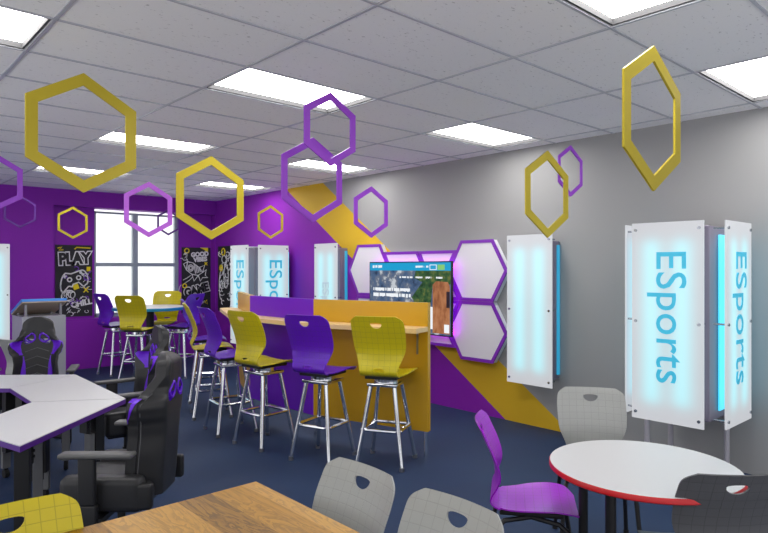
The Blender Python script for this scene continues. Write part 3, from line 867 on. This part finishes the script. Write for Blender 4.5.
# ------------------------------------------------------------------ lectern
t = thing('lectern', 'grey lectern cabinet with a tilted lid and blue edge by the purple wall', 'lectern', (1.757, 7.615, 0))
hw, hd, ch = .213, .232, 1.03
bm = BM(); box(bm, (-hw, -hd, .03), (hw, hd, ch), bev=.004); obj('cabinet', bm, 'lect', t)
bm = BM(); box(bm, (-hw + .02, -hd + .02, 0), (hw - .02, hd - .02, .03)); obj('plinth', bm, 'black', t)
def lid(d0, d1): return frame4((0, 0, 0), (1, 0, 0), (0, .93, -.36))
ang = -.30
m4 = Matrix.Translation((0, -.02, 1.12)) @ Matrix.Rotation(ang, 4, 'X')
bm = BM(); box(bm, (-hw - .005, -.235, -.012), (hw + .005, .28, .002), M4=m4); obj('lid', bm, 'lectdark', t)
bm = BM(); box(bm, (-hw - .008, -.238, .0025), (hw + .008, .283, .03), M4=m4); obj('lid_edge', bm, 'blue_edge', t)
for sx in (-1, 1):
    bm = BM(); box(bm, (sx * .17 - .012, -.20, ch), (sx * .17 + .012, -.17, 1.158)); obj('lid_post', bm, 'steel', t)
    bm = BM(); box(bm, (sx * .17 - .012, .16, ch), (sx * .17 + .012, .19, 1.05)); obj('lid_post', bm, 'steel', t)

# ------------------------------------------------------------------ gaming chair
def back_w(z):
    K = [(.40, .165), (.50, .178), (.60, .178), (.70, .170), (.76, .178), (.81, .205), (.85, .215), (.88, .208), (.915, .160), (.95, .140), (1.03, .122)]
    if z > 1.03: return .122 * math.sqrt(max(.02, 1 - ((z - 1.03) / .083) ** 2))
    for (a, u), (b, v) in zip(K, K[1:]):
        if z <= b:
            f = (z - a) / (b - a); f = f * f * (3 - 2 * f); return u + (v - u) * f
    return K[-1][1]
def back_y(z): return -.17 - (z - .45) * .07 + .03 * max(0, (z - .9))
def front_y(u, z):
    wing = max(0., (abs(u) - .58) / .42)
    fade = min(1., max(0., (1.0 - z) / .12))
    f = wing * wing * (3 - 2 * wing)
    return back_y(z) + .085 * f * fade + (-.02 * wing * wing if z > .9 else 0)
def back_th(u, z):
    e_ = max(.25, (1 - abs(u) ** 5)) ** .5
    tp = math.sqrt(max(.1, min(1, (1.115 - z) / .05)))
    return (.085 + .03 * max(0, abs(u) - .6)) * e_ * tp
def hole_f(x, z):
    wd = .043 if z < .915 else max(.006, .043 - (z - .915) * .62)
    return ((abs(x) - (.052 + (.93 - z) * .50)) / wd) ** 2 + ((z - .925) / .056) ** 2
def hole_snap(x, z):
    s_ = 1 if x > 0 else -1; cx, cz = s_ * .0545, .925
    lo, hi = .05, 4.
    for _ in range(30):
        m_ = (lo + hi) / 2
        if hole_f(cx + (x - cx) * m_, cz + (z - cz) * m_) < 1: lo = m_
        else: hi = m_
    return cx + (x - cx) * lo, cz + (z - cz) * lo
def make_gaming(label):
    t = thing('gaming_chair', label, 'gaming chair', (0, 0, 0), 0, 'black and violet racing style gaming chairs')
    # backrest with two openings near the head
    NZ, NX = 72, 36; z0, z1 = .40, 1.110
    keep = set()
    def uz(i, j):
        z = z0 + (z1 - z0) * j / NZ; u = 2 * i / NX - 1; return u * back_w(z), z
    for j in range(NZ):
        for i in range(NX):
            c = [sum(q_) / 4 for q_ in zip(uz(i, j), uz(i + 1, j), uz(i, j + 1), uz(i + 1, j + 1))]
            if hole_f(*c) >= 1: keep.add((i, j))
    cnt = {}; ins = set()
    for j in range(NZ):
        for i in range(NX):
            for v in ((i, j), (i + 1, j), (i + 1, j + 1), (i, j + 1)):
                if (i, j) in keep: cnt[v] = cnt.get(v, 0) + 1
                else: ins.add(v)
    bm = BM(); VF, VB = {}, {}
    for v in cnt:
        x, z = uz(*v)
        if v in ins: x, z = hole_snap(x, z)
        u = max(-1, min(1, x / back_w(z))); y = front_y(u, z)
        VF[v] = bm.verts.new((x, y, z)); VB[v] = bm.verts.new((x, y - back_th(u, z), z))
    ed = {}
    for (i, j) in keep:
        q_ = ((i, j), (i + 1, j), (i + 1, j + 1), (i, j + 1))
        bm.faces.new([VF[v] for v in q_]); bm.faces.new([VB[v] for v in q_[::-1]])
        for a, b in zip(q_, q_[1:] + q_[:1]):
            k = frozenset((a, b)); ed.setdefault(k, []).append((a, b))
    for k, l in ed.items():
        if len(l) == 1:
            a, b = l[0]; f_ = bm.faces.new((VF[b], VF[a], VB[a], VB[b]))
            if a in ins and b in ins: f_.material_index = 1
    bk = obj('backrest', bm, ['leather', 'vinyl_pur'], t, 'smooth')
    for s in (-1, 1):
        ring = []
        for k in range(28):
            a = 2 * PI * k / 28
            ring.append(hole_snap(s * .0545 + .01 * math.cos(a), .925 + .01 * math.sin(a)))
        for side in (0, 1):
            bm = BM(); tube(bm, [(x, front_y(x / back_w(z), z) - side * back_th(x / back_w(z), z), z) for x, z in ring], .007, 6, True)
            obj('opening_rim', bm, 'vinyl_pur', bk, 'all')
        # violet wedge over the shoulder, front to rear
        bm = BM(); rows = []
        for j in range(11):
            z = .775 + .125 * j / 10; row = []; g_ = j / 10
            lo, hi = .60, .64 + .40 * g_
            for i in range(7):
                u = min(1, lo + (hi - lo) * i / 6); row.append(bm.verts.new((s * u * back_w(z), front_y(u, z) + .003, z)))
            if True:
                x = s * (back_w(z) + .003)
                row.append(bm.verts.new((x, front_y(1, z) - back_th(1, z) * .5 * g_, z)))
                row.append(bm.verts.new((x, front_y(1, z) - back_th(1, z) * g_, z)))
            rows.append(row)
        for j in range(10):
            for i in range(8): bm.faces.new((rows[j][i], rows[j][i + 1], rows[j + 1][i + 1], rows[j + 1][i]))
        obj('shoulder_patch', bm, 'vinyl_pur', bk, 'all')
        bm = BM(); rows = []
        for k in range(14):
            z = .45 + .024 * k; hw_ = .004 + .016 * math.sin(PI * min(1, (k + 1) / 13) ** 1.0)
            c_ = .60 * back_w(z)
            rows.append([bm.verts.new((s * (c_ + hw_ * d_), front_y((c_ + hw_ * d_) / back_w(z), z) + .003 - .002 * d_ * d_, z)) for d_ in (-1, 0, 1)])
        for j in range(13):
            for i in range(2): bm.faces.new((rows[j][i], rows[j][i + 1], rows[j + 1][i + 1], rows[j + 1][i]))
        obj('side_stripe', bm, 'vinyl_pur', bk, 'all')
        # seam down the rear edge of the shell
        rod('seam', [(s * .93 * back_w(z), front_y(.93, z) - back_th(.93, z) - .001, z) for z in [.42 + .05 * k for k in range(11)]], .003, 'seam', bk, 6)
    for k in range(5):
        zz = .50 + .075 * k
        rod('seam', [(-.095, back_y(zz) + .001, zz), (0, back_y(zz + .035) + .001, zz + .035), (.095, back_y(zz) + .001, zz)], .0042, 'seam', bk, 6)
    # seat
    bm = BM(); box(bm, (-.18, -.22, .37), (.18, .23, .485), bev=.04); obj('seat_cushion', bm, 'leather', t, 'all')
    for s in (-1, 1):
        bm = BM(); box(bm, (s * .215 - .045, -.20, .36), (s * .215 + .045, .20, .53), bev=.035); obj('side_bolster', bm, 'leather', t, 'all')
        bm = BM(); box(bm, (s * .235 - .022, -.25, .375), (s * .235 + .022, -.12, .50), bev=.016); obj('hinge_cover', bm, 'armplast', t, 'all')
        # armrest
        bm = BM(); box(bm, (s * .31 - .036, -.19, .648), (s * .31 + .036, .16, .672), bev=.011); a = obj('armrest', bm, 'armpad', t, 'all')
        bm = BM(); box(bm, (s * .305 - .016, -.005, .42), (s * .305 + .016, .075, .65), bev=.01); obj('arm_post', bm, 'armplast', a, 'all')
        bm = BM(); box(bm, (s * .30 - .02, -.01, .30), (s * .30 + .02, .07, .42), bev=.008); obj('arm_bracket', bm, 'armplast', a, 'all')
        bm = BM(); box(bm, (min(s * .1, s * .3), -.03, .325), (max(s * .1, s * .3), .03, .35)); obj('arm_bracket', bm, 'armplast', a)
    bm = BM(); box(bm, (-.14, -.16, .325), (.14, .16, .37), bev=.01); obj('mechanism', bm, 'armplast', t, 'smooth')
    bm = BM(); cyl(bm, (0, 0, .08), (0, 0, .22), .028); cyl(bm, (0, 0, .22), (0, 0, .33), .02); obj('gas_column', bm, 'black', t, 'smooth')
    for k in range(5):
        a = R(90 + 72 * k); d = Vector((math.cos(a), math.sin(a), 0))
        bm = BM(); tube(bm, [d * .02 + Vector((0, 0, .105)), d * .15 + Vector((0, 0, .098)), d * .29 + Vector((0, 0, .075))], [.03, .024, .018], 8); b_ = obj('base_arm', bm, 'armplast', t, 'smooth')
        c = d * .285; n = Vector((-d.y, d.x, 0))
        bm = BM()
        for sgn in (-1, 1): cyl(bm, c + n * .008 * sgn + Vector((0, 0, .028)), c + n * .026 * sgn + Vector((0, 0, .028)), .028, seg=16)
        cyl(bm, c + Vector((0, 0, .03)), c + Vector((0, 0, .08)), .008); obj('caster', bm, 'rubber', b_, 'smooth')
    return t
gc = [((1.155, 3.32), 138, 'nearest black and violet gaming chair, in profile beside the near desk'),
      ((1.668, 4.69), 174, 'black and violet gaming chair behind the nearest one, beside the middle desk'),
      ((1.34, 6.0), 248, 'black and violet gaming chair facing the camera behind the far desk')]
g0 = None
for (x, y), a, lb in gc:
    if g0 is None: g0 = make_gaming(lb); g0.location = (x, y, 0); g0.rotation_euler[2] = R(a - 90)
    else: dup(g0, (x, y, 0), R(a - 90), lb)

# ------------------------------------------------------------------ world, camera
w = bpy.data.worlds.new('World'); S.world = w; w.use_nodes = True
nt = w.node_tree; bg = nt.nodes['Background']
tc = nt.nodes.new('ShaderNodeTexCoord'); sp = nt.nodes.new('ShaderNodeSeparateXYZ'); nt.links.new(tc.outputs['Generated'], sp.inputs[0])
rp = nt.nodes.new('ShaderNodeValToRGB'); nt.links.new(sp.outputs[1], rp.inputs[0])
e = rp.color_ramp.elements
e[0].position = .0; e[0].color = (.78, .78, .80, 1); e[1].position = .25; e[1].color = (1, 1, 1, 1)
g1 = nt.nodes.new('ShaderNodeMath'); g1.operation = 'MULTIPLY_ADD'; g1.inputs[1].default_value = -1.6; g1.inputs[2].default_value = 1.0  # added uplight: world boosted below the horizon to brighten ceiling through open sides
nt.links.new(sp.outputs[2], g1.inputs[0])
g2 = nt.nodes.new('ShaderNodeMath'); g2.operation = 'MAXIMUM'; g2.inputs[1].default_value = 1.0; nt.links.new(g1.outputs[0], g2.inputs[0])
nt.links.new(rp.outputs[0], bg.inputs[0]); nt.links.new(g2.outputs[0], bg.inputs[1])

cam = bpy.data.cameras.new('Camera'); co = bpy.data.objects.new('Camera', cam); COL.objects.link(co)
cam.sensor_width = 36; cam.lens = 615 / 768 * 36; cam.shift_y = 1.5 / 768; cam.clip_start = .05
yaw = math.atan2(676, 615)
co.location = (0, 0, 1.55); co.rotation_euler = (R(90), 0, yaw - R(90)); S.camera = co

S.view_settings.view_transform = 'Standard'; S.view_settings.look = 'None'
S.view_settings.exposure = .5; S.view_settings.gamma = 1; S.view_settings.use_curve_mapping = False
S.cycles.max_bounces = 10; S.cycles.diffuse_bounces = 6
S.cycles.use_denoising = True
